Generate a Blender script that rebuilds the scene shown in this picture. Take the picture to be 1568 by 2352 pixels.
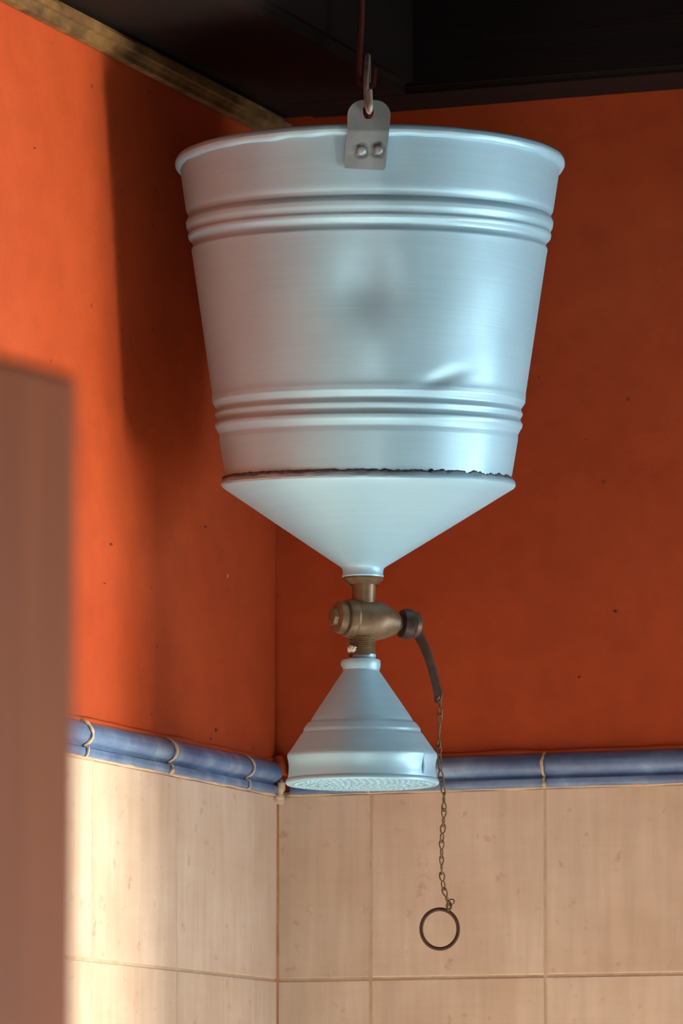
import bpy, bmesh, math, random
from mathutils import Vector, Matrix, noise
random.seed(7)
PI = math.pi
C = bpy.context.scene.collection
for o in list(bpy.data.objects): bpy.data.objects.remove(o, do_unlink=True)
scene = bpy.context.scene

# ------------------------------------------------------------------ camera
W_, H_, F_ = 1568, 2352, 12000.0
HORIZON = 2780.0
PITCH = math.atan((HORIZON - H_/2) / F_)
CAMZ = 1.5
cam = bpy.data.cameras.new('camera')
cam.sensor_fit = 'HORIZONTAL'; cam.sensor_width = 36.0
cam.lens = 36.0 * F_ / W_
cam.clip_start = 0.05
cam.dof.use_dof = True; cam.dof.focus_distance = 3.95; cam.dof.aperture_fstop = 23
camo = bpy.data.objects.new('camera', cam); C.objects.link(camo)
camo.location = (0, 0, CAMZ); camo.rotation_euler = (PI/2 + PITCH, 0, 0)
scene.camera = camo

# ------------------------------------------------------------------ room frame (two walls meet at the corner)
YC = 4.295
XC = (631 - 784) / F_ * YC * 1.0
_a = math.atan2(4666, 12106)
U = Vector((-math.sin(_a), -math.cos(_a), 0))     # along the left wall, towards the viewer
V = Vector((math.cos(_a), -math.sin(_a), 0))      # along the right wall, to the right
CORNER = Vector((XC, YC, 0))
def P(u, v, z): return CORNER + U*u + V*v + Vector((0, 0, z))

# ------------------------------------------------------------------ light
world = bpy.data.worlds.new('world'); scene.world = world; world.use_nodes = True
world.node_tree.nodes['Background'].inputs[0].default_value = (0.62, 0.80, 1.0, 1)
world.node_tree.nodes['Background'].inputs[1].default_value = 0.02
def area(name, loc, target, sx, sy, power, col):
    l = bpy.data.lights.new(name, 'AREA'); l.shape = 'RECTANGLE'; l.size = sx; l.size_y = sy
    l.energy = power; l.color = col
    o = bpy.data.objects.new(name, l); C.objects.link(o); o.location = loc
    o.rotation_euler = (Vector(target) - Vector(loc)).to_track_quat('-Z', 'Y').to_euler()
    return o
ROOMV, ROOMU, ROOMZ = 3.2, 6.0, 2.66
# daylight from a sunlit yard: low window in the side wall, doorway behind the viewer, slit window in the right wall
AZ, EL = math.radians(54), math.radians(-21)
_b = Vector((0.018, 4.0, CAMZ + 0.55))
_d = Vector((math.sin(AZ), -math.cos(AZ), 0)); _s = (ROOMV + 0.02 - (_b - CORNER).dot(V)) / _d.dot(V)
_w = _b + _d*_s
WIN_A = dict(u=(_w - CORNER).dot(U), z=max(0.6, _b.z + math.tan(EL)*_s), w=0.40, h=1.1)
_e = _b + _d*0.62 - Vector((math.cos(AZ), math.sin(AZ), 0))*0.018     # edge of the added light-blocking panel
BLOCK_U, BLOCK_V = (_e - CORNER).dot(U), (_e - CORNER).dot(V)
area('yard_light_low', P(WIN_A['u'], ROOMV+0.02, WIN_A['z']), (0.018, 4.0, CAMZ + 0.2), WIN_A['w'], WIN_A['h'], 166, (1.0, 0.91, 0.72))
area('doorway_light', P(5.95, 2.45, 0.72), P(0.3, 0.3, 2.1), 1.0, 1.1, 36, (1.0, 0.97, 0.92))
area('slit_light', P(-0.02, 0.80, 1.50), P(0.6, 0.8, 1.42), 0.12, 1.0, 6.5, (0.85, 0.97, 1.0))
area('side_fill', P(-0.03, 1.12, 1.3), P(0.6, 1.0, 1.3), 0.86, 1.6, 42.0, (0.82, 0.96, 1.0))  # added fill lamp to brighten the bucket's right side
area('end_fill', P(0.34, 3.17, 1.3), P(0.3, 0.0, 1.6), 0.55, 1.8, 30.0, (0.88, 0.97, 1.0))  # added fill lamp in front of the solid side wall
sp = bpy.data.lights.new('bounce_spot', 'SPOT'); sp.energy = 10500; sp.color = (1.0, 0.97, 0.90)  # added spot standing in for sun on the floor, lights the cone from below
sp.spot_size = math.radians(17); sp.spot_blend = 0.15; sp.shadow_soft_size = 0.03
spo = bpy.data.objects.new('bounce_spot', sp); C.objects.link(spo); spo.location = P(4.5, 2.9, 2.5)
spo.rotation_euler = (P(1.2, 0.8, 0) - P(4.5, 2.9, 2.5)).to_track_quat('-Z', 'Y').to_euler()
vs = scene.view_settings
vs.view_transform = 'Standard'; vs.look = 'None'; vs.gamma = 1.0; vs.use_curve_mapping = False
vs.exposure = 0.0

# ------------------------------------------------------------------ pixel helpers (photo measurements -> points in space)
_Fw = Vector((0, math.cos(PITCH), math.sin(PITCH))); _Up = Vector((0, -math.sin(PITCH), math.cos(PITCH)))
def ray(x, y): return _Fw*F_ + Vector((1, 0, 0))*(x - W_/2) - _Up*(y - H_/2)
def at(x, y, Y):
    d = ray(x, y); return Vector((0, 0, CAMZ)) + d*(Y/d.y)
def on_plane(x, y, p0, n):
    d = ray(x, y); o = Vector((0, 0, CAMZ)); return o + d*((p0 - o).dot(n) / d.dot(n))
def left_uz(x, y, off=0.0):
    p = on_plane(x, y, CORNER + V*off, V); return (p - CORNER).dot(U), p.z
def right_vz(x, y, off=0.0):
    p = on_plane(x, y, CORNER + U*off, U); return (p - CORNER).dot(V), p.z

# ------------------------------------------------------------------ materials
def mat(name, col, rough=0.5, metal=0.0, spec=0.5, coat=0.0):
    m = bpy.data.materials.new(name); m.use_nodes = True
    b = m.node_tree.nodes['Principled BSDF']
    b.inputs['Base Color'].default_value = (*col, 1); b.inputs['Roughness'].default_value = rough
    b.inputs['Metallic'].default_value = metal; b.inputs['Specular IOR Level'].default_value = spec
    b.inputs['Coat Weight'].default_value = coat
    return m, m.node_tree, b
def nd(t, kind, **kw):
    n = t.nodes.new(kind)
    for k, v in kw.items():
        if k.startswith('i_'): n.inputs[k[2:].replace('_', ' ')].default_value = v
        else: setattr(n, k, v)
    return n
def coords(t, scale=(1, 1, 1), kind='Object', rand=False):
    tc = nd(t, 'ShaderNodeTexCoord'); mp = nd(t, 'ShaderNodeMapping'); mp.inputs['Scale'].default_value = scale
    t.links.new(tc.outputs[kind], mp.inputs[0])
    if rand:
        oi = nd(t, 'ShaderNodeObjectInfo'); mu = nd(t, 'ShaderNodeMath', operation='MULTIPLY'); mu.inputs[1].default_value = 37.0
        t.links.new(oi.outputs['Random'], mu.inputs[0])
        cx = nd(t, 'ShaderNodeCombineXYZ')
        for k in range(3): t.links.new(mu.outputs[0], cx.inputs[k])
        t.links.new(cx.outputs[0], mp.inputs['Location'])
    return mp.outputs[0]
def noisy(t, vec, scale, detail=4, rough=0.55):
    n = nd(t, 'ShaderNodeTexNoise'); n.inputs['Scale'].default_value = scale; n.inputs['Detail'].default_value = detail
    n.inputs['Roughness'].default_value = rough; t.links.new(vec, n.inputs['Vector']); return n.outputs['Fac']
def ramp(t, fac, stops):
    r = nd(t, 'ShaderNodeValToRGB'); e = r.color_ramp.elements
    while len(e) < len(stops): e.new(0.5)
    for k, (p, c) in enumerate(stops): e[k].position = p; e[k].color = (*c, 1) if len(c) == 3 else c
    t.links.new(fac, r.inputs[0]); return r.outputs[0]
def mix(t, a, b, fac, mode='MIX'):
    m = nd(t, 'ShaderNodeMix', data_type='RGBA', blend_type=mode)
    for s, x in ((0, fac), (6, a), (7, b)):
        if isinstance(x, (int, float)): m.inputs[s].default_value = x
        elif isinstance(x, tuple): m.inputs[s].default_value = (*x, 1)
        else: t.links.new(x, m.inputs[s])
    return m.outputs[2]
def bump(t, b, h, strength=0.3, dist=0.002):
    n = nd(t, 'ShaderNodeBump'); n.inputs['Strength'].default_value = strength; n.inputs['Distance'].default_value = dist
    t.links.new(h, n.inputs['Height']); t.links.new(n.outputs[0], b.inputs['Normal'])
def g(v): return (v, v, v)

def m_plaster():
    m, t, b = mat('orange_plaster', (0.6, 0.14, 0.04), 0.72, spec=0.25)
    v = coords(t)
    big = ramp(t, noisy(t, v, 5, 5), [(0.3, (0.36, 0.047, 0.0095)), (0.7, (0.425, 0.068, 0.017))])
    mid = ramp(t, noisy(t, v, 38, 5, 0.65), [(0.35, g(0.90)), (0.65, g(1.06))])
    c = mix(t, big, mid, 0.8, 'MULTIPLY')
    vo = nd(t, 'ShaderNodeTexVoronoi'); vo.inputs['Scale'].default_value = 42; vo.inputs['Randomness'].default_value = 1
    t.links.new(v, vo.inputs['Vector'])
    sel = nd(t, 'ShaderNodeSeparateColor'); t.links.new(vo.outputs['Color'], sel.inputs[0])
    dot = ramp(t, vo.outputs['Distance'], [(0.05, g(1)), (0.10, g(0))])
    few = ramp(t, sel.outputs[0], [(0.70, g(0)), (0.72, g(1))])
    mask = mix(t, dot, few, 1.0, 'MULTIPLY')
    c = mix(t, c, (0.20, 0.035, 0.012), mask)
    vo2 = nd(t, 'ShaderNodeTexVoronoi'); vo2.inputs['Scale'].default_value = 14
    t.links.new(v, vo2.inputs['Vector'])
    sel2 = nd(t, 'ShaderNodeSeparateColor'); t.links.new(vo2.outputs['Color'], sel2.inputs[0])
    mask2 = mix(t, ramp(t, vo2.outputs['Distance'], [(0.012, g(1)), (0.028, g(0))]), ramp(t, sel2.outputs[1], [(0.55, g(0)), (0.57, g(1))]), 1.0, 'MULTIPLY')
    c = mix(t, c, (0.85, 0.40, 0.22), mask2)
    t.links.new(c, b.inputs['Base Color'])
    bump(t, b, noisy(t, v, 26, 6, 0.6), 0.35, 0.0035)
    return m
def m_tile():
    m, t, b = mat('cream_tile', (0.7, 0.5, 0.34), 0.38, spec=0.4)
    v = coords(t, rand=True)
    vs_ = coords(t, (60, 60, 5), rand=True); vh = coords(t, (9, 9, 120), rand=True)
    c = ramp(t, noisy(t, v, 16, 4), [(0.3, (0.64, 0.475, 0.355)), (0.7, (0.74, 0.585, 0.465))])
    c = mix(t, c, ramp(t, noisy(t, vs_, 1.6, 3), [(0.35, g(0.91)), (0.65, g(1.05))]), 0.8, 'MULTIPLY')
    c = mix(t, c, ramp(t, noisy(t, vh, 1.6, 2), [(0.35, g(0.96)), (0.65, g(1.03))]), 0.4, 'MULTIPLY')
    c = mix(t, c, ramp(t, noisy(t, v, 75, 3), [(0.26, (0.72, 0.62, 0.55)), (0.36, g(1))]), 0.7, 'MULTIPLY')
    oi = nd(t, 'ShaderNodeObjectInfo')
    c = mix(t, c, ramp(t, oi.outputs['Random'], [(0, (0.95, 0.93, 0.90)), (1, (1.04, 1.05, 1.06))]), 1.0, 'MULTIPLY')
    t.links.new(c, b.inputs['Base Color'])
    bump(t, b, noisy(t, v, 40, 4), 0.25, 0.0015)
    return m
def m_blue():
    m, t, b = mat('blue_glaze', (0.2, 0.3, 0.5), 0.24, spec=0.6)
    v = coords(t, rand=True)
    c = ramp(t, noisy(t, v, 22, 5, 0.65), [(0.28, (0.075, 0.125, 0.27)), (0.55, (0.13, 0.215, 0.38)), (0.8, (0.27, 0.39, 0.54))])
    vl = coords(t, (3, 3, 90), rand=True)
    c = mix(t, c, ramp(t, noisy(t, vl, 3, 2), [(0.35, g(0.85)), (0.7, g(1.15))]), 0.7, 'MULTIPLY')
    t.links.new(c, b.inputs['Base Color'])
    bump(t, b, noisy(t, v, 120, 3), 0.2, 0.0006)
    return m
def m_noise(name, c1, c2, scale=60, rough=0.8, metal=0.0, spec=0.3, bs=0.4, bd=0.001, stretch=(1, 1, 1)):
    m, t, b = mat(name, c1, rough, metal, spec)
    v = coords(t, stretch)
    n = noisy(t, v, scale, 5, 0.6)
    t.links.new(ramp(t, n, [(0.3, c1), (0.7, c2)]), b.inputs['Base Color'])
    bump(t, b, n, bs, bd)
    return m
def m_paint():
    m, t, b = mat('pale_blue_paint', (0.5, 0.66, 0.72), 0.34, metal=0.25, spec=0.5)
    v = coords(t); vh = coords(t, (3, 3, 110))
    c = ramp(t, noisy(t, v, 9, 4), [(0.3, (0.345, 0.60, 0.76)), (0.7, (0.39, 0.655, 0.81))])
    c = mix(t, c, ramp(t, noisy(t, vh, 4, 3), [(0.3, g(0.97)), (0.7, g(1.02))]), 1.0, 'MULTIPLY')
    spots = ramp(t, noisy(t, v, 60, 2), [(0.18, g(0.75)), (0.24, g(1))])
    c = mix(t, c, spots, 0.6, 'MULTIPLY')
    t.links.new(c, b.inputs['Base Color'])
    t.links.new(ramp(t, noisy(t, v, 30, 4), [(0.3, g(0.38)), (0.7, g(0.46))]), b.inputs['Roughness'])
    bump(t, b, noisy(t, vh, 6, 3), 0.10, 0.0006)
    return m
def m_wood(name, c1, c2, axis_scale, rough=0.6):
    m, t, b = mat(name, c1, rough, spec=0.25)
    v = coords(t, axis_scale)
    n = noisy(t, v, 3, 6, 0.6)
    t.links.new(ramp(t, n, [(0.3, c1), (0.72, c2)]), b.inputs['Base Color'])
    bump(t, b, n, 0.5, 0.002)
    return m
PLASTER = m_plaster(); TILE = m_tile(); BLUE = m_blue(); PAINT = m_paint()
GROUT = m_noise('cream_grout', (0.50, 0.36, 0.24), (0.66, 0.50, 0.36), 90)
RGROUT = m_noise('orange_grout', (0.42, 0.14, 0.06), (0.58, 0.26, 0.14), 90)
DARKWOOD = m_wood('dark_beam_wood', (0.0018, 0.0010, 0.0010), (0.0075, 0.0022, 0.0018), (1.2, 22, 22), 0.7)
BATTEN = m_noise('pale_batten_wood', (0.035, 0.018, 0.008), (0.26, 0.145, 0.05), 30, 0.7, stretch=(1, 1, 1))
DOORWOOD = m_wood('reddish_door_wood', (0.105, 0.022, 0.006), (0.165, 0.042, 0.013), (26, 26, 1.6), 0.55)
SEAM = m_noise('grey_solder', (0.03, 0.045, 0.055), (0.13, 0.17, 0.20), 160, 0.5, 0.3)
EARM = m_noise('painted_grey_steel', (0.17, 0.215, 0.235), (0.25, 0.31, 0.335), 45, 0.40, 0.35, 0.5, 0.15)
WIRE = m_noise('galvanised_wire', (0.20, 0.19, 0.175), (0.32, 0.31, 0.29), 120, 0.5, 0.3)
BRASS = m_noise('aged_brass', (0.125, 0.085, 0.048), (0.24, 0.165, 0.095), 85, 0.42, 0.45, 0.5, 0.4)
DARKBRASS = m_noise('dark_brass', (0.050, 0.035, 0.030), (0.12, 0.080, 0.060), 90, 0.4, 0.5)
LEVER = m_noise('dull_bronze', (0.085, 0.055, 0.042), (0.17, 0.11, 0.085), 90, 0.38, 0.5)
RUST = m_noise('rusty_iron', (0.055, 0.011, 0.009), (0.09, 0.022, 0.018), 110, 0.7)
CHAINM = m_noise('brown_chain_brass', (0.10, 0.058, 0.030), (0.22, 0.135, 0.07), 200, 0.42, 0.4)
RINGM = m_noise('dark_ring_iron', (0.040, 0.018, 0.012), (0.095, 0.050, 0.030), 140, 0.45, 0.3)
LITSPOT = m_noise('lit_thread_spot', (0.60, 0.58, 0.52), (0.80, 0.79, 0.74), 160, 0.5)
FLOORM = m_noise('floor_clay', (0.42, 0.43, 0.42), (0.54, 0.55, 0.53), 9, 0.7)
WHITEWALL = m_noise('ochre_room_plaster', (0.10, 0.05, 0.03), (0.14, 0.07, 0.045), 12, 0.8)

# ------------------------------------------------------------------ mesh helpers
def obj(name, me, m, parent=None, smooth=False, loc=None):
    o = bpy.data.objects.new(name, me); C.objects.link(o)
    if m: me.materials.append(m)
    if smooth:
        for p in me.polygons: p.use_smooth = True
    if loc is not None: o.location = loc
    if parent:
        o.parent = parent
        if loc is None: o.location = -parent.location
    return o
def tag(o, label=None, cat=None, group=None, kind=None):
    for k, v in (('label', label), ('category', cat), ('group', group), ('kind', kind)):
        if v: o[k] = v
    return o
def empty(name, loc):
    o = bpy.data.objects.new(name, None); C.objects.link(o); o.location = loc; o.empty_display_size = 0.02
    return o
def mesh(name, verts, faces):
    me = bpy.data.meshes.new(name); me.from_pydata([tuple(v) for v in verts], [], faces)
    bm = bmesh.new(); bm.from_mesh(me); bmesh.ops.recalc_face_normals(bm, faces=bm.faces); bm.to_mesh(me); bm.free()
    me.update(); return me
def box_vf(c0, ex, ey, ez):
    """box from corner c0 with edge vectors"""
    v = [c0 + ex*i + ey*j + ez*k for i in (0, 1) for j in (0, 1) for k in (0, 1)]
    f = [(0, 1, 3, 2), (4, 6, 7, 5), (0, 4, 5, 1), (2, 3, 7, 6), (0, 2, 6, 4), (1, 5, 7, 3)]
    return v, f
def box(name, c0, ex, ey, ez, bev=0.0):
    v, f = box_vf(c0, ex, ey, ez); me = mesh(name, v, f)
    if bev:
        bm = bmesh.new(); bm.from_mesh(me)
        bmesh.ops.bevel(bm, geom=bm.edges[:], offset=bev, segments=1, affect='EDGES'); bm.to_mesh(me); bm.free()
    return me
def join_boxes(name, lst):
    V_, F2 = [], []
    for c0, ex, ey, ez in lst:
        v, f = box_vf(c0, ex, ey, ez); n = len(V_); V_ += v; F2 += [tuple(i+n for i in q) for q in f]
    return mesh(name, V_, F2)
def catmull(vals, x):
    """piecewise linear on sorted (x, a, b, ...) rows"""
    for i in range(len(vals)-1):
        if x <= vals[i+1][0]:
            k = (x - vals[i][0]) / (vals[i+1][0] - vals[i][0] + 1e-9)
            return [vals[i][j] + (vals[i+1][j]-vals[i][j])*k for j in range(1, len(vals[0]))]
    return list(vals[-1][1:])
AX = 4.0   # depth of the bucket's axis
def ring_pts(xl, xr, y, ratio, n, depth=AX, wob=None):
    c = at((xl+xr)/2, y, depth); r = (at(xr, y, depth) - at(xl, y, depth)).length/2
    nat = (HORIZON - y)/F_
    tau = 0 if ratio is None else nat - ratio
    out = []
    for k in range(n):
        a = 2*PI*k/n                      # a = 0 faces the viewer
        rr = r; dz = 0
        if wob:
            dr, dz = wob(a, y); rr = r + dr
        out.append(Vector((c.x + rr*math.sin(a), c.y - rr*math.cos(a), c.z - tau*r*math.cos(a) + dz)))
    return out
def lathe(name, rows, n=96, cap0=False, cap1=False, depth=AX, wob=None, thick=0.0):
    vs_, fs = [], []
    rr = [ring_pts(*r, n=n, depth=depth, wob=wob) for r in rows]
    for r in rr: vs_ += r
    m = len(rr)
    for i in range(m-1):
        for k in range(n):
            k2 = (k+1) % n
            fs.append((i*n+k, i*n+k2, (i+1)*n+k2, (i+1)*n+k))
    if cap0: fs.append(tuple(range(n)))
    if cap1: fs.append(tuple((m-1)*n+k for k in range(n)))
    return mesh(name, vs_, fs)
def tube(name, pts, rad, seg=10, closed=False, flat=None):
    """swept tube along pts; rad number or list; flat=(width vector) gives an elliptical bar"""
    pts = [Vector(p) for p in pts]; n = len(pts); vs_, fs = [], []
    ref = Vector((0, 1, 0.01)).normalized(); prev = None
    for i, p in enumerate(pts):
        if closed: d = pts[(i+1) % n] - pts[i-1]
        else: d = pts[min(i+1, n-1)] - pts[max(i-1, 0)]
        d.normalize()
        if prev is None:
            s = d.cross(ref)
            if s.length < 1e-3: s = d.cross(Vector((1, 0, 0)))
            s.normalize()
        else:
            s = (prev - d*prev.dot(d)).normalized()
        prev = s; q = d.cross(s)
        r = rad[i] if isinstance(rad, (list, tuple)) else rad
        rx, ry = (r if isinstance(r, (list, tuple)) else (r, r))
        for k in range(seg):
            a = 2*PI*k/seg; vs_.append(p + s*math.cos(a)*rx + q*math.sin(a)*ry)
    m = n if closed else n-1
    for i in range(m):
        j = (i+1) % n
        for k in range(seg):
            k2 = (k+1) % seg; fs.append((i*seg+k, i*seg+k2, j*seg+k2, j*seg+k))
    if not closed: fs.append(tuple(range(seg))); fs.append(tuple((n-1)*seg+k for k in range(seg)))
    return mesh(name, vs_, fs)
def spline(pts, sub=6):
    pts = [Vector(p) for p in pts]; out = []
    for i in range(len(pts)-1):
        p0 = pts[max(i-1, 0)]; p1 = pts[i]; p2 = pts[i+1]; p3 = pts[min(i+2, len(pts)-1)]
        for k in range(sub):
            t = k/sub
            out.append(0.5*((2*p1) + (p2-p0)*t + (2*p0-5*p1+4*p2-p3)*t*t + (3*p1-p0-3*p2+p3)*t**3))
    out.append(pts[-1]); return out
def axis_lathe(name, o, d, rows, n=32, hexrows=()):
    """rows of (t, r) along unit axis d from o"""
    d = d.normalized(); s = d.cross(Vector((0, 0, 1))).normalized(); q = s.cross(d)
    vs_, fs = [], []
    for i, (t, r) in enumerate(rows):
        for k in range(n):
            a = 2*PI*k/n
            rr = r
            if i in hexrows:
                b = (a % (PI/3)) - PI/6; rr = min(r, r*0.90/math.cos(b))
            vs_.append(o + d*t + s*math.cos(a)*rr + q*math.sin(a)*rr)
    for i in range(len(rows)-1):
        for k in range(n):
            k2 = (k+1) % n; fs.append((i*n+k, i*n+k2, (i+1)*n+k2, (i+1)*n+k))
    fs.append(tuple(range(n))); fs.append(tuple((len(rows)-1)*n+k for k in range(n)))
    return mesh(name, vs_, fs)
def sharp_smooth(o, ang=35):
    for p in o.data.polygons: p.use_smooth = True
    o.data.set_sharp_from_angle(angle=math.radians(ang))

# ------------------------------------------------------------------ structure: left and right walls
Zv = Vector((0, 0, 1))
u_a, z_lb = left_uz(623.5, 1827)                 # underside of the blue border on the left wall near the corner
_, z_rb = right_vz(1018, 1815)
ZB = 0.5*(z_lb + z_rb)                           # border underside height
ZT = right_vz(1018, 1735, 0.006)[1]              # border top height
ZJ = right_vz(853, 2248)[1]                      # first horizontal joint
TH = ZB - ZJ                                     # tile height
ZTOPL = left_uz(300, 159)[1]
ZTOPR = right_vz(1240, 230)[1]
print('ZB', z_lb, z_rb, 'ZT', ZT, left_uz(400,1690,0.006)[1], 'ZJ', ZJ, left_uz(400,2225)[1], 'TH', TH, 'tops', ZTOPL, ZTOPR)

def wall_grid(name, org, du, L, z0, z1, nrm, thick, nu, nz, hole=None):
    """plaster slab whose face undulates a little"""
    vs_, fs = [], []
    idx = {}
    for i in range(nu+1):
        for j in range(nz+1):
            # denser near the corner
            s = L*(i/nu)**1.7; z = z0 + (z1-z0)*j/nz
            p = org + du*s + Zv*z
            h = 0.0016*(noise.noise(p*7.0)) + 0.0007*noise.noise(p*24.0)
            if i == 0: h = 0
            idx[i, j] = len(vs_); vs_.append(p + nrm*h)
    for i in range(nu):
        for j in range(nz):
            if hole:
                s = L*((i+0.5)/nu)**1.7; z = z0 + (z1-z0)*(j+0.5)/nz
                if hole[0] < s < hole[1] and hole[2] < z < hole[3]: continue
            fs.append((idx[i, j], idx[i+1, j], idx[i+1, j+1], idx[i, j+1]))
    me = mesh(name, vs_, fs)
    return me
TPROUD = 0.0030
wl = obj('wall_left', wall_grid('wall_left', CORNER.copy(), U, ROOMU, 0, ROOMZ, V, 0.1, 90, 70), PLASTER, smooth=True)
wr = obj('wall_right', wall_grid('wall_right', CORNER.copy(), V, ROOMV, 0, ROOMZ, U, 0.1, 90, 70, hole=(0.69, 1.56, 0.5, 2.12)), PLASTER, smooth=True)
for w in (wl, wr): w['kind'] = 'structure'
# outer slabs behind (thickness)
me = join_boxes('wall_core', [(P(-0.02, -0.14, 0), U*ROOMU, V*0.13, Zv*ROOMZ)])
obj('wall_core', me, PLASTER, wl)

def tile_mesh(w, h, d=0.006, bev=0.0011):
    """tile in local axes: x along the wall, y out of the wall, z up, origin at lower left back"""
    me = box('tile', Vector((0, -0.004, 0)), Vector((w, 0, 0)), Vector((0, d+0.004-0.003, 0)), Vector((0, 0, h)), bev)
    return me
def wall_matrix(side):
    if side == 'L': return Matrix((( U.x, V.x, 0), (U.y, V.y, 0), (0, 0, 1))).to_4x4()
    return Matrix(((V.x, U.x, 0), (V.y, U.y, 0), (0, 0, 1))).to_4x4()
TILE_CACHE = {}
def put_tile(side, s0, z0, w, h, parent, proud=TPROUD, m=TILE):
    key = (round(w, 4), round(h, 4))
    if key not in TILE_CACHE:
        me = tile_mesh(w, h); me.materials.append(m); TILE_CACHE[key] = me
    o = bpy.data.objects.new('tile', TILE_CACHE[key]); C.objects.link(o); o.parent = parent
    M = wall_matrix(side)
    rx = random.uniform(-1, 1)*0.0035; rz = random.uniform(-1, 1)*0.0035
    o.matrix_local = Matrix.Translation(P(0, 0, 0) + (U if side == 'L' else V)*s0 + Zv*z0 + (V if side == 'L' else U)*random.uniform(-0.0004, 0.0005)) @ M @ Matrix.Rotation(rx, 4, 'X') @ Matrix.Rotation(rz, 4, 'Z')
    return o
GAP = 0.0016
jl = [left_uz(x, 2000)[0] for x in (572, 400, 205)]
jr = [right_vz(x, 2000)[0] for x in (853.5, 1253)]
print('joints L', jl, 'R', jr)
tw = jr[1]-jr[0]; twl = jl[2]-jl[1]
lj = [0.0, jl[0], jl[1], jl[2]] + [jl[2]+twl*k for k in range(1, 4)]
rj = [0.0, jr[0], jr[1]] + [jr[1]+tw*k for k in range(1, 4)]
rows = [ZJ] + [ZJ - TH*k for k in range(1, 3)]
for side, js, par in (('L', lj, wl), ('R', rj, wr)):
    for ri, z0 in enumerate(rows):
        for k in range(len(js)-1):
            a, b = js[k], js[k+1]
            put_tile(side, a + (0.0036 if k == 0 else GAP/2), z0 + GAP/2, b - a - (0.0036+GAP/2 if k == 0 else GAP), TH - GAP, par)
# the rest of the tiled dado, far outside the frame, joined
def rest_tiles(side, js, par, L):
    M = wall_matrix(side).to_3x3(); lst = []
    step = tw if side == 'R' else twl
    cols = []; s = js[-1]
    while s < L - step: cols.append(s); s += step
    zs = []; z = rows[-1]
    while z > TH*0.3: zs.append(z - TH); z -= TH
    du = U if side == 'L' else V; dn = V if side == 'L' else U
    for z0 in rows + zs:
        cc = cols if z0 in rows else [js[k] for k in range(len(js)-1)] + cols
        for s in cc:
            e = step
            if s in js: e = js[js.index(s)+1] - s if js.index(s)+1 < len(js) else step
            zz = max(z0, 0.0); hh = TH - GAP - (zz - z0)
            lst.append((P(0, 0, 0) + du*(s+GAP) + Zv*(zz+GAP/2) - dn*0.004, du*(e-GAP), dn*0.007, Zv*hh))
    o = obj('tile_field', join_boxes('tile_field', lst), TILE, par); o['kind'] = 'stuff'
rest_tiles('L', lj, wl, ROOMU); rest_tiles('R', rj, wr, ROOMV)
# grout bed
for side, par, L in (('L', wl, ROOMU), ('R', wr, ROOMV)):
    du = U if side == 'L' else V; dn = V if side == 'L' else U
    lst = [(P(0, 0, 0) - dn*0.006, du*L, dn*(0.006+0.0022), Zv*(ZB+0.002))]
    obj('grout', join_boxes('grout', lst), GROUT, par)
# orange grout line in the tiled corner
cg = [(P(0.0018, 0.0018, z), 0.0026 + 0.0010*noise.noise(Vector((0, 0, z*60)))) for z in [ZB - 0.6 + k*0.01 for k in range(61)]]
obj('corner_grout', tube('corner_grout', [p for p, r in cg], [r for p, r in cg], 8), RGROUT, wl, smooth=True)

# blue border tiles: rounded roll above, groove, flat lower lip
HB = ZT - ZB
BP = [(0.0, 1.0), (0.0035, 0.985), (0.0075, 0.93), (0.0108, 0.84), (0.0128, 0.73), (0.0135, 0.62), (0.0128, 0.51), (0.0108, 0.42), (0.0082, 0.355), (0.0062, 0.315), (0.0058, 0.285), (0.0066, 0.262), (0.0086, 0.245), (0.0096, 0.22), (0.0098, 0.10), (0.0092, 0.03), (0.0075, 0.0), (0.0, 0.0)]
def border(side, s0, s1, par, sink=0.0):
    du = U if side == 'L' else V; dn = V if side == 'L' else U
    n = 14; vs_, fs = [], []
    for i in range(n+1):
        t = i/n; s = s0 + (s1-s0)*t
        inset = 0.0012 if i in (0, n) else 0.0
        e = min(1, min(i, n-i)/1.0)
        for (d, h) in BP:
            p = P(0, 0, 0) + du*s + Zv*(ZB + HB*h + (0.0004*noise.noise(Vector((s*9, h*2, 3.1)))))
            dd = d + 0.0006*noise.noise(Vector((s*22, h*3, 1.7))) - inset
            vs_.append(p + dn*(max(dd, -0.001) - sink - 0.001))
    m = len(BP)
    for i in range(n):
        for k in range(m-1): fs.append((i*m+k, i*m+k+1, (i+1)*m+k+1, (i+1)*m+k))
    fs.append(tuple(range(m))); fs.append(tuple(n*m+k for k in range(m)))
    o = obj('border_tile', mesh('border_tile', vs_, fs), BLUE, par); sharp_smooth(o, 50)
    return o
def border_joint(side, s, par, w=0.0016):
    """irregular squeezed-out grout bead over the profile"""
    du = U if side == 'L' else V; dn = V if side == 'L' else U
    pts, rad = [], []
    for k, (d, h) in enumerate(BP[:-1]):
        wob = 0.0016*noise.noise(Vector((h*5.5, s*31, 0.3)))
        pts.append(P(0, 0, 0) + du*(s + wob) + dn*(d - 0.0006) + Zv*(ZB + HB*h))
        rad.append(max(0.0006, w*(0.75 + 0.9*noise.noise(Vector((h*6+4, s*17, 2))))))
    obj('grout_bead', tube('grout_bead', spline(pts, 3), [rad[min(i//3, len(rad)-1)] for i in range((len(pts)-1)*3+1)], 8), GROUT, par, smooth=True)
bl = [left_uz(x, y, 0.012)[0] for x, y in ((583, 1760), (405, 1715), (211, 1680))]
br = [right_vz(1244, 1770, 0.012)[0]]
LB = [0.0105] + bl + [bl[2] + (bl[2]-bl[1])*k for k in (1, 2, 3)]
RB = [0.0155, right_vz(853, 1780)[0], br[0]] + [br[0] + tw*k for k in (1, 2, 3)]
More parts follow.
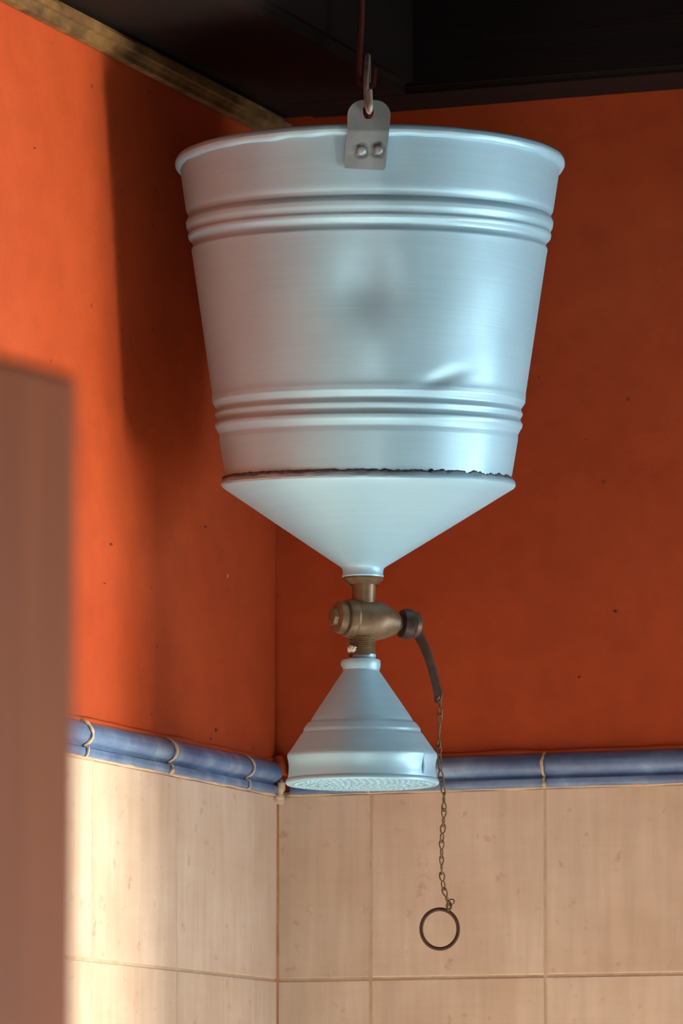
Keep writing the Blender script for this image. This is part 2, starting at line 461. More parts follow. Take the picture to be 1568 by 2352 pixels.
for js, side, par in ((LB, 'L', wl), (RB, 'R', wr)):
    for k in range(len(js)-1):
        border(side, js[k] + 0.0005, js[k+1] - 0.0005, par, sink=random.uniform(0, 0.0006))
        if k > 0: border_joint(side, js[k], par, 0.0009 if (side == 'L' and k == 1) else 0.0016)
for side, s, L, par in (('L', LB[-1], ROOMU, wl), ('R', RB[-1], ROOMV, wr)):
    lst = []; du = U if side == 'L' else V; dn = V if side == 'L' else U
    while s < L - 0.17:
        lst.append((P(0, 0, 0) + du*s + Zv*ZB - dn*0.002, du*(tw-0.002), dn*0.013, Zv*HB)); s += tw
    o = obj('border_tile_field', join_boxes('border_tile_field', lst), BLUE, par); o['kind'] = 'stuff'
# mortar between the two borders in the corner
cm = [(0.004, 1.05, 0.006), (0.007, 0.8, 0.006), (0.008, 0.55, 0.0055)]
obj('corner_fill', tube('corner_fill', spline([P(a, a, ZB + HB*h) for a, h, r in cm] , 5), 0.0062, 10), PLASTER, wl, smooth=True)
kn = [(0.0110, 0.42, 0.0012), (0.0115, 0.34, 0.0032), (0.0112, 0.22, 0.0034), (0.0100, 0.10, 0.0026), (0.0090, 0.0, 0.0042), (0.0075, -0.07, 0.0062), (0.006, -0.12, 0.0040)]
pk = spline([P(a, a*0.9, ZB + HB*h) for a, h, r in kn], 4)
obj('grout_knob', tube('grout_knob', pk, [kn[min(i//4, len(kn)-1)][2] for i in range(len(pk))], 10), GROUT, wl, smooth=True)
# thin mortar lines above / below the border
for side, L, par in (('L', 0.75, wl), ('R', 0.75, wr)):
    du = U if side == 'L' else V; dn = V if side == 'L' else U
    pts = [P(0, 0, 0) + du*(0.012 + L*k/160) + dn*(0.0050 + 0.0012*noise.noise(Vector((k*0.21, 0, 5)))) + Zv*(ZB - 0.0003 + 0.0007*noise.noise(Vector((k*0.17, 3, 0)))) for k in range(161)]
    rad = [max(0.0003, 0.0011 + 0.0011*noise.noise(Vector((k*0.13, 7, 1)))) for k in range(161)]
    obj('mortar_line', tube('mortar_line', pts, rad, 6), GROUT, par, smooth=True)
    pts = [P(0, 0, 0) + du*(0.012 + L*k/160) + dn*0.0012 + Zv*(ZT + 0.0006 + 0.0012*noise.noise(Vector((k*0.09, 9, 2)))) for k in range(161)]
    rad = [max(0.0008, 0.0022 + 0.0016*noise.noise(Vector((k*0.11, 2, 8)))) for k in range(161)]
    obj('plaster_edge', tube('plaster_edge', pts, rad, 8), PLASTER, par, smooth=True)
# small chips and stains in the plaster over the border and on the wall
def chips(side, lst, par):
    dn = V if side == 'L' else U; du = U if side == 'L' else V
    for (x, y, rw, rh) in lst:
        s, z = left_uz(x, y) if side == 'L' else right_vz(x, y)
        n = 9; sc = 4.3/F_
        ctr = P(0, 0, 0) + du*s + Zv*z + dn*0.0024
        vs_ = [ctr]
        for k in range(n):
            a = 2*PI*k/n; q = 0.75 + 0.4*random.random()
            vs_.append(ctr - dn*0.0030 + du*(math.cos(a)*rw*sc*q*(2.2 if side == 'L' else 1)) + Zv*(math.sin(a)*rh*sc*q))
        fs = [(0, 1+k, 1+(k+1) % n) for k in range(n)]
        o = obj('plaster_chip', mesh('plaster_chip', vs_, fs), CHIP, par, smooth=True)
CHIP = m_noise('dark_chip', (0.07, 0.014, 0.006), (0.13, 0.03, 0.012), 200)
chips('L', [(494, 1677, 4, 8), (482, 1697, 3, 4), (253, 1250, 5, 6), (470, 1210, 3, 4), (345, 215, 3, 3), (78, 340, 3, 3), (238, 1340, 3, 3)], wl)
chips('R', [(1412, 1405, 6, 3), (1345, 1010, 4, 2), (1330, 1555, 4, 4)], wr)

# ------------------------------------------------------------------ other surfaces of the room
fl = tag(obj('floor', box('floor', P(-0.15, -0.15, -0.1), U*(ROOMU+0.3), V*(ROOMV+0.3), Zv*0.1), FLOORM), kind='structure')
ce = tag(obj('ceiling', box('ceiling', P(-0.15, -0.15, ROOMZ), U*(ROOMU+0.3), V*(ROOMV+0.3), Zv*0.05), DARKWOOD), kind='structure')
w_, h_ = WIN_A['w'], WIN_A['h']; ua, ub = WIN_A['u']-w_/2, WIN_A['u']+w_/2; za, zb = WIN_A['z']-h_/2, WIN_A['z']+h_/2
ws = tag(obj('wall_side', join_boxes('wall_side', [
    (P(-0.1, ROOMV, 0), U*(ua+0.1), V*0.01, Zv*ROOMZ), (P(ub, ROOMV, 0), U*(ROOMU-ub+0.1), V*0.01, Zv*ROOMZ),
    (P(ua, ROOMV, 0), U*w_, V*0.01, Zv*za), (P(ua, ROOMV, zb), U*w_, V*0.01, Zv*(ROOMZ-zb))]), WHITEWALL), kind='structure')
wb = tag(obj('wall_back', join_boxes('wall_back', [
    (P(ROOMU, 0, 0), V*1.92, U*0.1, Zv*ROOMZ), (P(ROOMU, 2.98, 0), V*0.22, U*0.1, Zv*ROOMZ), (P(ROOMU, 1.92, 1.75), V*1.06, U*0.1, Zv*(ROOMZ-1.75)), (P(ROOMU, 1.92, 0), V*1.06, U*0.1, Zv*0.15)]), WHITEWALL), kind='structure')
def frame(name, c, du, w, h, dn, par=None):
    t = 0.03
    lst = [(c - du*(w/2+t) - Zv*(h/2+t), du*(w+2*t), dn*0.03, Zv*t), (c - du*(w/2+t) + Zv*(h/2), du*(w+2*t), dn*0.03, Zv*t),
           (c - du*(w/2+t) - Zv*(h/2), du*t, dn*0.03, Zv*h), (c + du*(w/2) - Zv*(h/2), du*t, dn*0.03, Zv*h)]
    return tag(obj(name, join_boxes(name, lst), DOORWOOD, par), kind='structure')
frame('window_1', P(WIN_A['u'], ROOMV, WIN_A['z']), U, w_, h_, -V)
frame('side_fill_frame', P(0, 1.12, 1.3), V, 0.86, 1.60, U)  # frame of an unseen opening made for the added side fill
frame('end_fill_frame', P(0.34, ROOMV, 1.3), U, 0.55, 1.8, -V)  # frame put round the added end fill; the wall behind has no opening
_pg = [(BLOCK_V, 0.0), (BLOCK_V+1.2, 0.0), (BLOCK_V+1.2, ROOMZ), (BLOCK_V-0.23, ROOMZ), (BLOCK_V-0.23, 2.16), (BLOCK_V-0.19, 2.04), (BLOCK_V-0.13, 1.90), (BLOCK_V-0.05, 1.76), (BLOCK_V, 1.66)]  # unseen panel added to block the low light, edge shaped for the shadow
_n = len(_pg)
tag(obj('light_blocker', mesh('light_blocker', [P(BLOCK_U, v, z) for v, z in _pg] + [P(BLOCK_U+0.05, v, z) for v, z in _pg],
    [tuple(range(_n)), tuple(range(2*_n-1, _n-1, -1))] + [(k, (k+1) % _n, _n+(k+1) % _n, _n+k) for k in range(_n)]), WHITEWALL), kind='structure')

# ceiling timbers
def beam(c0, ex, ey, ez, m=DARKWOOD, bev=0.006, name='beam', par=None):
    L = ex.length; xd = ex.normalized(); yd = ey.normalized()
    v, f = box_vf(Vector((0, 0, 0)), Vector((L, 0, 0)), Vector((0, ey.length, 0)), Vector((0, 0, ez.length)))
    me = mesh(name, v, f); bm = bmesh.new(); bm.from_mesh(me)
    bmesh.ops.bevel(bm, geom=bm.edges[:], offset=bev, segments=3, affect='EDGES')
    bm.to_mesh(me); bm.free()
    o = obj(name, me, m, par or ce)
    M = Matrix(((xd.x, yd.x, 0), (xd.y, yd.y, 0), (0, 0, 1))).to_4x4()
    o.matrix_local = Matrix.Translation(c0) @ M
    if par is None: o.parent = ce
    sharp_smooth(o, 40)
    return o
zl = ZTOPL; zr = ZTOPR
# wall plate over the left wall with a pale batten tucked under its edge
beam(P(0.0, -0.004, zl), U*ROOMU, V*0.021, Zv*0.020, BATTEN, 0.007, 'batten')
beam(P(0.0, -0.004, zl + 0.019), U*ROOMU, V*0.15, Zv*0.20, DARKWOOD, 0.008)
# two timbers over the right wall with an open joint between them
beam(P(-0.02, 0.03, zr), V*ROOMV, U*0.085, Zv*0.083, DARKWOOD, 0.005)
beam(P(-0.02, 0.03, zr + 0.085), V*ROOMV, U*0.080, Zv*0.16, DARKWOOD, 0.005)
# rafters and boards
ZR = 2.53
for k in range(5):
    beam(P(0.28 + 0.75*k, 0.10, ZR), V*(ROOMV-0.1), U*0.10, Zv*(ROOMZ-ZR), DARKWOOD, 0.006)

# ------------------------------------------------------------------ foreground door leaf
DY = 1.60
de = at(188, 860, DY); ddir = Vector((6500, 12106, 0)).normalized(); dnr = Vector((ddir.y, -ddir.x, 0))
dz = de.z
dr = empty('door_1', Vector((de.x, de.y, 0.0)) - ddir*0.6)
dr['kind'] = 'structure'; dr['label'] = 'reddish brown wooden door leaf standing open in the left foreground'
def dpart(name, s0, s1, z0, z1, t0=-0.032, t1=0.0, bev=0.003):
    c0 = Vector((de.x, de.y, 0)) - ddir*s1 + dnr*t0 + Zv*z0
    return obj(name, box(name, c0, ddir*(s1-s0), dnr*(t1-t0), Zv*(z1-z0), bev), DOORWOOD, dr)
dpart('stile', 0.0, 0.075, 0.04, dz)
dpart('stile', 0.525, 0.60, 0.04, dz)
for z0, z1 in ((0.04, 0.16), (0.88, 0.98), (dz-0.09, dz)): dpart('rail', 0.0755, 0.5245, z0, z1, -0.031, -0.001)
dpart('panel', 0.0755, 0.5245, 0.16, dz-0.09, -0.024, -0.010)
for z in (0.3, dz-0.22):
    obj('hinge', tube('hinge', [Vector((de.x, de.y, 0)) - ddir*0.606 + Zv*(z + k*0.04) for k in (0, 1, 2)], 0.006, 10), RUST, dr, smooth=True)
post = obj('door_post', box('door_post', Vector((de.x, de.y, 0)) - ddir*0.70 - dnr*0.05, ddir*0.085, dnr*0.07, Zv*(ROOMZ), 0.004), DOORWOOD)
post.name = 'trim_1'; post['kind'] = 'structure'

# ------------------------------------------------------------------ the bucket shower
BZ = at(845, 1110, AX)
sh = empty('bucket_shower', Vector((at(832, 1800, AX).x, AX, at(832, 1815, AX).z)))
tag(sh, 'pale blue enamelled bucket shower hanging from the ceiling hook in the corner', 'shower')

# taper lines of the bucket: left x, right x and apparent ellipse ratio against side height y
def taper(y): return 415 + (y-400)*0.1420, 1283 - (y-400)*0.1508
RAT = [(380, .182), (440, .150), (500, .127), (560, .119), (700, .105), (930, .088), (985, .070), (1100, .056), (1125, .062), (1320, .10)]
def rat(y): return catmull([(a, b) for a, b in RAT], y)[0]
# radial relief of ribs (photo pixels) against side height y
REL = [(395, 0), (486, 0), (494, -3.5), (501, -4), (507, 1), (514, 4.5), (524, 4.5), (532, 1.5), (537, 1), (543, 4), (550, 3.5), (557, -3), (562, -5.5), (568, -4), (576, 0.5), (590, 0),
       (906, 0), (916, 1.5), (926, 2), (934, -2), (941, -6), (947, -3), (953, 0.5), (958, -1), (964, -3.5), (970, -1), (976, 3.5), (983, 3.5), (990, 0), (999, -3.5), (1012, -2), (1104, -3.5)]
def relief(y): return catmull(REL, y)[0]
S0 = AX/F_
def dent(a, y):
    # a: azimuth, y: side height; px position of the surface on the front
    xl, xr = taper(y); cx = (xl+xr)/2; r = (xr-xl)/2
    if math.cos(a) < 0.1: return 0.0, 0.0
    px = cx + r*math.sin(a); py = y - rat(y)*r*math.cos(a)
    d = 0.0
    q = ((px-838)/74)**2 + ((py-652)/(78 if py > 652 else 92))**2
    d -= 0.0050*math.exp(-q)
    q = ((px-1012)/44)**2 + ((py-(868 - (px-1012)*0.30))/16)**2
    d -= 0.0022*math.exp(-q)
    q = ((px-905)/30)**2 + ((py-400)/60)**2
    d -= 0.0012*math.exp(-q)
    q = ((px-520)/30)**2 + ((py-1020)/30)**2
    d -= 0.0012*math.exp(-q)
    d += 0.0005*noise.noise(Vector((math.sin(a)*4, math.cos(a)*4, y*0.008)))
    return d, 0.0
rowsb = []
ys = []
y = 382.0
while y < 1106:
    ys.append(y)
    y += 2.0 if (484 < y < 592 or 904 < y < 1014) else 7.0
ys.append(1106)
for y in ys:
    xl, xr = taper(y); e = relief(y); rowsb.append((xl-e, xr+e, y, rat(y)))
inner = []
for y in (1100, 900, 700, 500, 400, 372):
    xl, xr = taper(y); inner.append((xl+24, xr-24, y, rat(max(y, 380))))
body = obj('bucket_body', lathe('bucket_body', rowsb, 256, wob=dent), PAINT, sh, smooth=True)
ib = obj('inner_wall', lathe('inner_wall', inner[::-1], 96, cap1=True), PAINT, body, smooth=True)
ib.location = (0, 0, 0)
# rolled rim (bead)
rb = []
cy, rmin = 379.0, 13.5
for k in range(17):
    a = 2*PI*k/16
    dx = math.cos(a)*11.5; dy = math.sin(a)*rmin
    rb.append((413 - dx, 1285.5 + dx, cy + dy, 0.182))
def rimwob(a, y):
    return 0.0004*noise.noise(Vector((math.sin(a)*5, math.cos(a)*5, y*0.02))), 0.0011*noise.noise(Vector((math.sin(a)*7, math.cos(a)*7, 4)))*(1 if y > cy else 0.2)
obj('rim', lathe('rim', rb, 256, wob=rimwob), PAINT, sh, smooth=True)
# cone below
cn = [(514, 1173, 1100, .056), (509, 1181, 1106, .057), (507, 1183.5, 1112, .058), (508.5, 1183.5, 1117, .060), (514, 1180, 1122, .062)]
for k in range(1, 15):
    t = k/14; cn.append((514 + (783-514)*t, 1180 - (1180-884)*t, 1122 + (1303-1122)*t, .062 + .04*t))
cn += [(785.5, 881, 1307, .10), (786.5, 880, 1312, .10), (786.5, 879.5, 1320, .10), (785, 881, 1323, .10), (786, 880, 1326, .10), (800, 866, 1326.5, .10)]
def lipwob(a, y):
    return (0, 0.0013*noise.noise(Vector((math.sin(a)*11, math.cos(a)*11, 2.2)))) if y < 1109 else (0, 0)
cone = obj('cone', lathe('cone', cn, 192, wob=lipwob), PAINT, sh); sharp_smooth(cone, 32)
# blistered soldered seam between bucket and cone
pts, rad = [], []
NS = 420
for k in range(NS):
    a = 2*PI*k/NS; y = 1101
    xl, xr = 512, 1173.5
    c = at((xl+xr)/2, y, AX); r = (xr-xl)/2*S0*1.0
    nv = noise.noise(Vector((math.sin(a)*16, math.cos(a)*16, 0))); n2 = noise.noise(Vector((math.sin(a)*45, math.cos(a)*45, 3)))
    tau = (HORIZON-y)/F_ - .056
    amp = 0.4 + 0.9*max(0, math.sin(a+0.35))
    pts.append(Vector((c.x + (r+0.0004*n2)*math.sin(a), c.y - (r+0.0004*n2)*math.cos(a), c.z - tau*r*math.cos(a) + (0.0014*nv + 0.0008*n2)*amp)))
    rad.append(0.0019 + 0.0007*n2*amp)
obj('seam', tube('seam', pts, rad, 8, closed=True), SEAM, sh, smooth=True)

# lifting ears with rivets
def ear(front=True):
    hx, hy = 845.5, 256.0
    def depth(x, y):
        # follows the bucket's front: bead at the top, body lower down
        row = [(225, 4-0.1545), (300, 4-0.1545), (330, 4-0.1528), (350, 4-0.1505), (392, 4-0.1480)]
        Y = catmull(row, y)[0]
        Y += 0.5*((x-845)*S0)**2/0.148*(0.4 + 0.6*min(1, max(0, (y-240)/80)))
        for rx, ry in ((829, 345), (868, 343)):
            q = ((x-rx)**2 + (y-ry)**2)/(11.0**2)
            Y -= 0.0026*max(0, 1-q)**0.8 if q < 1 else 0
            Y += 0.0008*math.exp(-((math.sqrt(q)-1.25)/0.25)**2)
        return Y
    def outer(a):
        # outline by ray casting from the hole: rounded top, square lower corners
        dx, dy = math.sin(a), -math.cos(a)
        t = 0
        lo, hi = 0, 200
        def inside(x, y):
            xl = 797.5 - max(0, (y-300))*0.11 if y > 300 else 797.5; xr = 897 - max(0, (y-262))*0.095
            top = 230
            if not (xl <= x <= xr and top <= y <= 386 + (x-790)*0.05): return False
            R = 36
            for cx_, sgn in ((797.5+R, -1), (897-R, 1)):
                if y < top + R and (x - cx_)*sgn > 0 and (x-cx_)**2 + (y-top-R)**2 > R*R: return False
            return True
        for _ in range(26):
            m_ = (lo+hi)/2
            if inside(hx+dx*m_, hy+dy*m_): lo = m_
            else: hi = m_
        return lo
    na, nr = 144, 34; vs_, fs = [], []
    for lay in (0, 1):
        for i in range(nr+1):
            for k in range(na):
                a = 2*PI*k/na; dx, dy = math.sin(a), -math.cos(a)
                # hole: rounded slot
                hr = 1/math.sqrt((dx/11.5)**2 + (dy/17.0)**2)
                hr = min(hr*1.08, 12/abs(dx) if abs(dx) > .01 else 99, 17/abs(dy) if abs(dy) > .01 else 99)
                R = hr + (outer(a)-hr)*(i/nr)
                x, y = hx+dx*R, hy+dy*R
                Y = depth(x, y) + lay*0.0011
                vs_.append(at(x, y, depth(x, y)) + Vector((0, lay*0.0012, 0)))
    N = (nr+1)*na
    for lay in (0, 1):
        for i in range(nr):
            for k in range(na):
                k2 = (k+1) % na; b = lay*N
                fs.append((b+i*na+k, b+i*na+k2, b+(i+1)*na+k2, b+(i+1)*na+k))
    for i in (0, nr):
        for k in range(na):
            k2 = (k+1) % na; fs.append((i*na+k, i*na+k2, N+i*na+k2, N+i*na+k))
    if not front:
        vs_ = [Vector((v.x, 2*AX - v.y, v.z + 0.014)) for v in vs_]
    o = obj('ear', mesh('ear', vs_, fs), EARM, sh); sharp_smooth(o, 38)
    if front:
        for rx, ry in ((829, 345), (868, 343)):
            c = at(rx, ry, depth(rx, ry)); n = 20
            rv = obj('rivet', axis_lathe('rivet', c + Vector((0, 0.0006, 0)), Vector((0.05, -1, -0.22)), [(0.0004, 0.0036), (0.0009, 0.0034), (0.0014, 0.0026), (0.0017, 0.0014)], n), EARM, o, smooth=True)
            rv.location = (0, 0, 0)
    return o
ear(True); ear(False)
# wire bail: curled end through the front ear, over the hook, down to the rear ear
zb0 = at(846, 262, 3.85).z; zt = at(846, 122, 3.905).z
bx = at(846, 200, 3.9).x
front = [at(849, 252, 3.8475), at(850, 253, 3.8400), at(850.5, 243, 3.8370), at(850, 228, 3.838), at(849, 206, 3.8395)]
bail = [at(848, 253, 3.852), at(848, 257, 3.8465), at(845.5, 253, 3.8415), at(842, 235, 3.843), at(840.5, 200, 3.848), at(841, 170, 3.858), at(843, 145, 3.874), at(844.5, 128, 3.893)]
zc = at(844.5, 128, 3.893).z
bail += [Vector((bail[-1].x+0.0004, 3.925, zc+0.003)), Vector((bail[-1].x+0.0008, 3.96, zc+0.0035)), Vector((bail[-1].x+0.001, 4.0, zc+0.003)), Vector((bail[-1].x+0.001, 4.05, zc+0.0035)), Vector((bail[-1].x+0.001, 4.10, zc+0.002)), Vector((bail[-1].x+0.001, 4.135, zc-0.02)), Vector((bail[-1].x+0.001, 4.153, zb0+0.020)), Vector((bail[-1].x+0.001, 4.160, zb0+0.012)), Vector((bail[-1].x+0.001, 4.150, zb0+0.010))]
bo = obj('bail', tube('bail', spline(bail, 6), 0.0020, 12), WIRE, sh, smooth=True)
be = obj('bail_end', tube('bail_end', spline(front, 5), 0.0019, 12), WIRE, bo, smooth=True); be.location = (0, 0, 0)

# valve
def vlathe(name, rows, m, par, n=64, **k):
    o = obj(name, lathe(name, rows, n, **k), m, par); sharp_smooth(o, 32)
    if par is not sh: o.location = (0, 0, 0)
    return o
vo = at(838, 1424, AX)
vd = Vector((0.905, 0.425, -0.045)).normalized()
px = S0
vb_rows = [(-76, 12), (-75, 27), (-72, 36), (-58, 38), (-57, 33), (-52, 33), (-50, 41), (-46, 44), (-34, 46), (-28, 43), (-20, 46), (18, 47), (34, 45), (50, 40), (66, 33), (80, 26), (84, 17), (104, 17)]
valve = obj('valve_body', axis_lathe('valve_body', vo, vd, [(t*px, r*px) for t, r in vb_rows], 48), BRASS, sh); sharp_smooth(valve, 30)
o = obj('cap_nut', axis_lathe('cap_nut', vo - vd*(86*px), vd, [(0, 14*px), (1.5*px, 20*px), (8*px, 22*px), (15*px, 22*px)], 48, hexrows=(1, 2, 3)), BRASS, valve); sharp_smooth(o, 30); o.location = (0, 0, 0)
vlathe('inlet_nut', [(800, 866, 1323, None), (788, 879, 1325, None), (787, 880, 1331, None), (792, 875, 1335, None), (799, 869, 1341, None), (804, 866, 1344, None)], BRASS, sh)
vlathe('inlet_pipe', [(806, 864, 1338, None), (808, 862.5, 1345, None), (808, 862.5, 1395, None), (809, 862, 1400, None)], BRASS, sh, 24)
th = [(800, 861, 1462, None), (798, 862, 1466, None)]
for k in range(9):
    y0 = 1468 + k*4.2; th += [(797.5, 862.5, y0, None), (800.5, 860.5, y0+2.1, None)]
th += [(800, 861, 1507, None)]
vlathe('outlet_pipe', th, BRASS, sh, 48)
# painted lit spot: pale strip on the left of the outlet thread
tp = []
for k in range(15):
    a = -1.15 + 0.75*k/14; c = at(830, 1493, AX); r = 32.8*px
    tp.append(c + Vector((r*math.sin(a), -r*math.cos(a), 0.0009*math.sin(k*1.1))))
obj('lit_thread_spot', tube('lit_thread_spot', tp, [0.0008 + 0.0019*math.sin(PI*k/14) for k in range(15)], 8), LITSPOT, sh, smooth=True)
# spindle nut and lever
sn = axis_lathe('spindle_nut', vo + vd*(90*px), vd, [(0, 22*px), (3*px, 32*px), (10*px, 35*px), (24*px, 36*px), (30*px, 31*px), (34*px, 22*px)], 36)
o = obj('spindle_nut', sn, DARKBRASS, sh); sharp_smooth(o, 30)
hub = vo + vd*(124*px)
o = obj('lever_cap', axis_lathe('lever_cap', vo + vd*(121*px), vd, [(0, 30*px), (2*px, 31*px), (12*px, 30*px), (17*px, 24*px), (19*px, 14*px)], 36), LEVER, sh); sharp_smooth(o, 30)
LY = hub.y + 0.002
lv = [(948, 1432, 0.0), (955, 1448, 0), (966, 1468, 0), (978, 1494, 0), (988, 1522, 0), (996, 1550, 0), (1002, 1576, 0), (1005, 1596, 0), (1004, 1606, 0)]
lp = spline([at(x, y, LY - 0.001*i) for i, (x, y, q) in enumerate(lv)], 5)
LW = [(0, 13), (0.12, 14), (0.3, 11.5), (0.6, 10), (0.85, 9.5), (1.0, 6)]
lr = [(0.0021 + 0*i, catmull(LW, i/(len(lp)-1))[0]*px) for i in range(len(lp))]
def bar(name, pts, half_w, half_t, wdir):
    vs_, fs = [], []; n = len(pts)
    for i, p in enumerate(pts):
        d = (pts[min(i+1, n-1)] - pts[max(i-1, 0)]).normalized()
        w = (wdir - d*wdir.dot(d)).normalized(); q = d.cross(w)
        for a, b in ((-1, -.55), (-.82, -1), (.82, -1), (1, -.55), (1, .55), (.82, 1), (-.82, 1), (-1, .55)):
            vs_.append(p + w*a*half_w[i] + q*b*half_t[i])
    for i in range(n-1):
        for k in range(8):
            k2 = (k+1) % 8; fs.append((i*8+k, i*8+k2, (i+1)*8+k2, (i+1)*8+k))
    fs.append(tuple(range(8))); fs.append(tuple((n-1)*8+k for k in range(8)))
    return mesh(name, vs_, fs)
wd = Vector((0.72, -0.55, -0.1)).normalized()
lev = obj('lever', bar('lever', lp, [q[1]*1.05 for q in lr], [0.0017]*len(lp), wd), LEVER, sh); sharp_smooth(lev, 30)
# the lever's tip is turned over into an eye for the chain
tip = spline([at(1009, 1578, LY-0.009), at(1013, 1590, LY-0.012), at(1013, 1600, LY-0.013), at(1009, 1611, LY-0.0125), at(1002, 1613, LY-0.010), at(999, 1606, LY-0.008)], 4)
o = obj('lever_eye', tube('lever_eye', tip, 0.0010, 8), LEVER, lev, smooth=True); o.location = (0, 0, 0)

# shower head
hd = [(812, 860, 1501, None), (808, 863, 1504, None), (808, 863, 1509, None), (811, 861, 1512, None), (797, 866, 1514, None), (785, 872, 1516, None), (782.5, 873.5, 1520, None), (782.5, 874, 1527, None), (786, 873, 1534, None), (788, 871, 1539, None), (786.5, 872, 1543, None)]
def hc(y):   # cone silhouette
    t = (y-1543)/(1733-1543); return 786.5 + (661-786.5)*t, 872 + (1003-872)*t
def hr_(y): return catmull([(1500, .10), (1600, .06), (1660, .046), (1733, .050), (1775, .062), (1795, .078), (1830, .085)], y)[0]
y = 1549
while y < 1731:
    xl, xr = hc(y); e = catmull([(1540, 0), (1651, 0), (1656, -2.5), (1659, 1), (1662, 2.5), (1674, 3), (1678, 0.5), (1682, -1.5), (1687, 0), (1740, 0)], y)[0]
    hd.append((xl-e, xr+e, y, hr_(y))); y += 2.0 if 1646 < y < 1690 else 8.0
hd += [(661, 1003, 1731, hr_(1733)), (659.5, 1004, 1735, hr_(1735)), (659.5, 1004, 1740, .051), (662, 1001, 1750, .054), (663, 999.5, 1762, .057), (662.5, 1000, 1775, .062), (661, 1002, 1783, .067), (661, 1002, 1788, .070), (657.5, 1006, 1791, .074), (655.5, 1008.5, 1796, .078), (656, 1008, 1800, .082), (659, 1005, 1803, .085), (664, 1000, 1803, .085), (667, 997, 1801, .085)]
head = obj('shower_head', lathe('shower_head', hd, 160), PAINT, sh); sharp_smooth(head, 38)
pl = []
for k in range(10):
    t = k/9; R = 167*(1-t)+2; pl.append((832-R, 832+R, 1801 + 5*(1-(R/167)**2), .085))
plate = obj('spray_plate', lathe('spray_plate', pl, 96, cap1=True), PAINT, head, smooth=True); plate.location = (0, 0, 0)
bmh = bmesh.new()
pc = at(832, 1802, AX); R0 = 160*px
for i in range(1, 9):
    nn = i*7
    for k in range(nn):
        a = 2*PI*k/nn + i*0.4; r = R0*i/8.3
        tau = (HORIZON-1802)/F_ - .085
        zc_ = pc.z - tau*r*math.cos(a) - 0.0014*(1-(r/R0)**2)
        M = Matrix.Translation((pc.x + r*math.sin(a), AX - r*math.cos(a), zc_)) @ Matrix.Diagonal((1, 1, 0.45, 1))
        bmesh.ops.create_icosphere(bmh, subdivisions=1, radius=0.0023, matrix=M)
me = bpy.data.meshes.new('nozzles'); bmh.to_mesh(me); bmh.free()
o = obj('nozzles', me, PAINT, head, smooth=True); o['kind'] = 'stuff'; o.location = (0, 0, 0)
sm = []
for k in range(9):
    y = 1737 + k*6; R = 170.5*px; c = at(832, y, AX); a = math.radians(55)
    sm.append(c + Vector((R*math.sin(a), -R*math.cos(a), 0)))
o = obj('lap_seam', tube('lap_seam', sm, [0.0006, 0.0012, 0.0010, 0.0008, 0.0007, 0.0010, 0.0013, 0.0013, 0.0010], 8), PAINT, head, smooth=True); o.location = (0, 0, 0)

# ------------------------------------------------------------------ pull chain: double-loop wire links and a ring
CY = (LY - 0.0125)
path = [(1011, 1606), (1010, 1640), (1008, 1680), (1007, 1715), (1010, 1750), (1012, 1785), (1014, 1803), (1020, 1830), (1020, 1855), (1017, 1880), (1018, 1912), (1014, 1932), (1014, 1965), (1013, 1985), (1015, 2022), (1021, 2050), (1030, 2077)]
cpt = spline([at(x, y, CY + (0.004 if 0 else 0)) for x, y in path], 10)
seglen = [0]
for i in range(1, len(cpt)): seglen.append(seglen[-1] + (cpt[i]-cpt[i-1]).length)
def along(s):
    for i in range(1, len(cpt)):
        if seglen[i] >= s:
            k = (s-seglen[i-1])/(seglen[i]-seglen[i-1]+1e-12); return cpt[i-1].lerp(cpt[i], k)
    return cpt[-1]
ch = empty('pull_chain', cpt[0]); tag(ch, 'thin brown wire pull chain with a ring hanging from the valve lever', 'chain')
NL = 13; pitch = seglen[-1]/NL
def link_mesh(L, ang1):
    """figure-eight loop: two eyes, twisted a quarter turn between them"""
    pts = []; n = 36
    for i in range(n):
        t = 2*PI*i/n
        z = -L/2*math.cos(t)
        w = 0.0019*math.sin(t)*abs(math.cos(t))**0.55*1.25 + 0.0005*math.sin(t)
        tw_ = ang1*(z/L + 0.5)
        pts.append(Vector((w*math.cos(tw_), w*math.sin(tw_), -z)))
    return tube('chain_link', pts, 0.00062, 6, closed=True)
lm = link_mesh(pitch*1.16, PI/2); lm.materials.append(CHAINM)
for p in lm.polygons: p.use_smooth = True
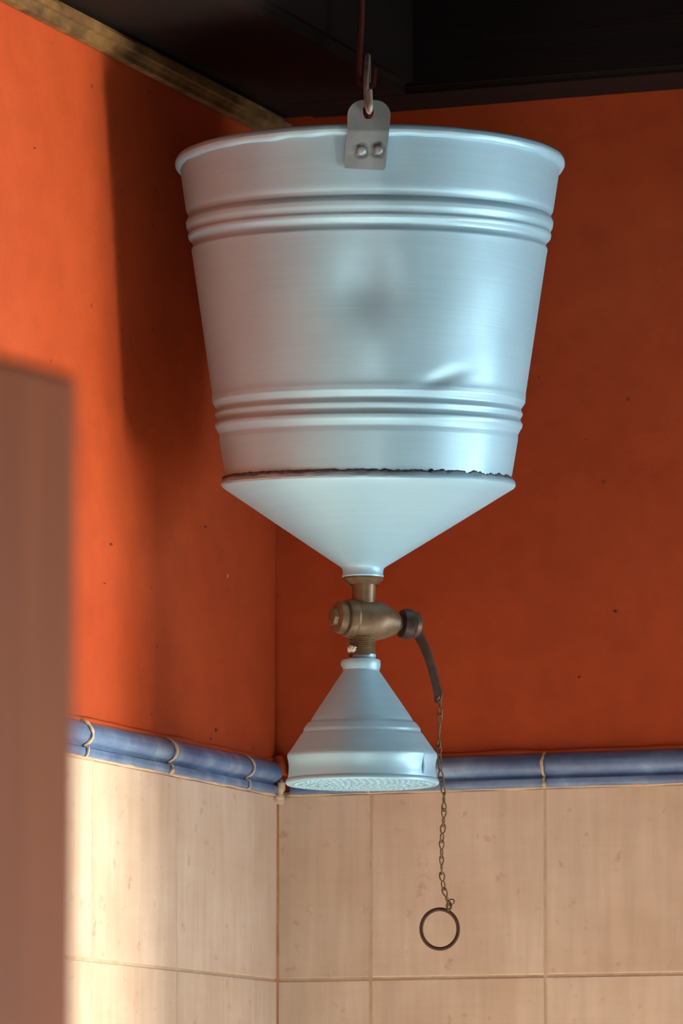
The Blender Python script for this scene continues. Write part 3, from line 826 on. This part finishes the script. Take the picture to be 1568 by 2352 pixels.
for k in range(NL):
    a = along(k*pitch); b = along((k+1)*pitch); mid = (a+b)/2; d = (b-a).normalized()
    o = bpy.data.objects.new('chain_link', lm); C.objects.link(o); o.parent = ch
    q = (-d).to_track_quat('Z', 'X')
    rot = {True: 1.35, False: 0.0}[k < 8] + (0.35*math.sin(k*2.1)) + (PI/2*k if k < 8 else 0)
    o.matrix_local = Matrix.Translation(mid - ch.location) @ q.to_matrix().to_4x4() @ Matrix.Rotation(rot, 4, 'Z')
# split ring
rc = at(1009.5, 2134, CY); n = 72
rp = []
for k in range(n+6):
    a = 2*PI*k/n - 1.25
    rp.append(rc + Vector((math.cos(a)*42.5*px, -0.0009*(k/n) + 0.0004, math.sin(a)*45.5*px)))
rng = obj('pull_ring', tube('pull_ring', rp, 0.00145, 10), RINGM, ch, smooth=True)
sl = [at(1031, 2068, CY), at(1026, 2080, CY-0.001), at(1030, 2091, CY-0.0015), at(1036, 2082, CY), at(1031, 2070, CY+0.001)]
obj('split_loop', tube('split_loop', spline(sl, 5), 0.0009, 8), CHAINM, ch, smooth=True)
sl2 = [at(1032, 2073, CY+0.001) + Vector((math.cos(a)*6*px, 0.0006*math.sin(a), math.sin(a)*6*px)) + Vector((5*px, 0, 2*px)) for a in [2*PI*k/16 for k in range(16)]]
obj('wire_curl', tube('wire_curl', sl2, 0.0005, 6, closed=True), CHAINM, ch, smooth=True)

# ------------------------------------------------------------------ ceiling hook the bail hangs on
hz = bail[-7].z - 0.0020   # bail height at the hook
hkx = bail[-7].x
rt = 0.0026
xs = at(824, 150, AX).x; xt = at(857, 160, AX).x; mid = (xs+xt)/2; rr = (xt-xs)/2
top = at(829, -40, AX); hp = [Vector((at(830, 0, AX).x, AX, ZR)), at(830, 0, AX), at(827, 90, AX), Vector((xs, AX, hz+0.018)), Vector((xs, AX, hz+0.004))]
for k in range(1, 8):
    a = PI + PI*k/8; hp.append(Vector((mid + rr*math.cos(a), AX, hz + 0.0005 + (rr*0.75)*math.sin(a) + 0.0015)))
hp += [Vector((xt, AX, hz+0.004)), Vector((xt+0.0006, AX, hz+0.013))]
# shift so that the bowl's inside touches the bail
low = min(p.z for p in hp[4:]); sh_z = (hz - rt - 0.0001) - low
for i in range(3, len(hp)): hp[i].z += sh_z
hkp = spline(hp, 6)
hook = obj('ceiling_hook', tube('ceiling_hook', hkp, rt, 12), RUST, smooth=True)
tag(hook, 'thin rust red iron hook coming down from the dark timber and holding the bucket bail', 'hook')
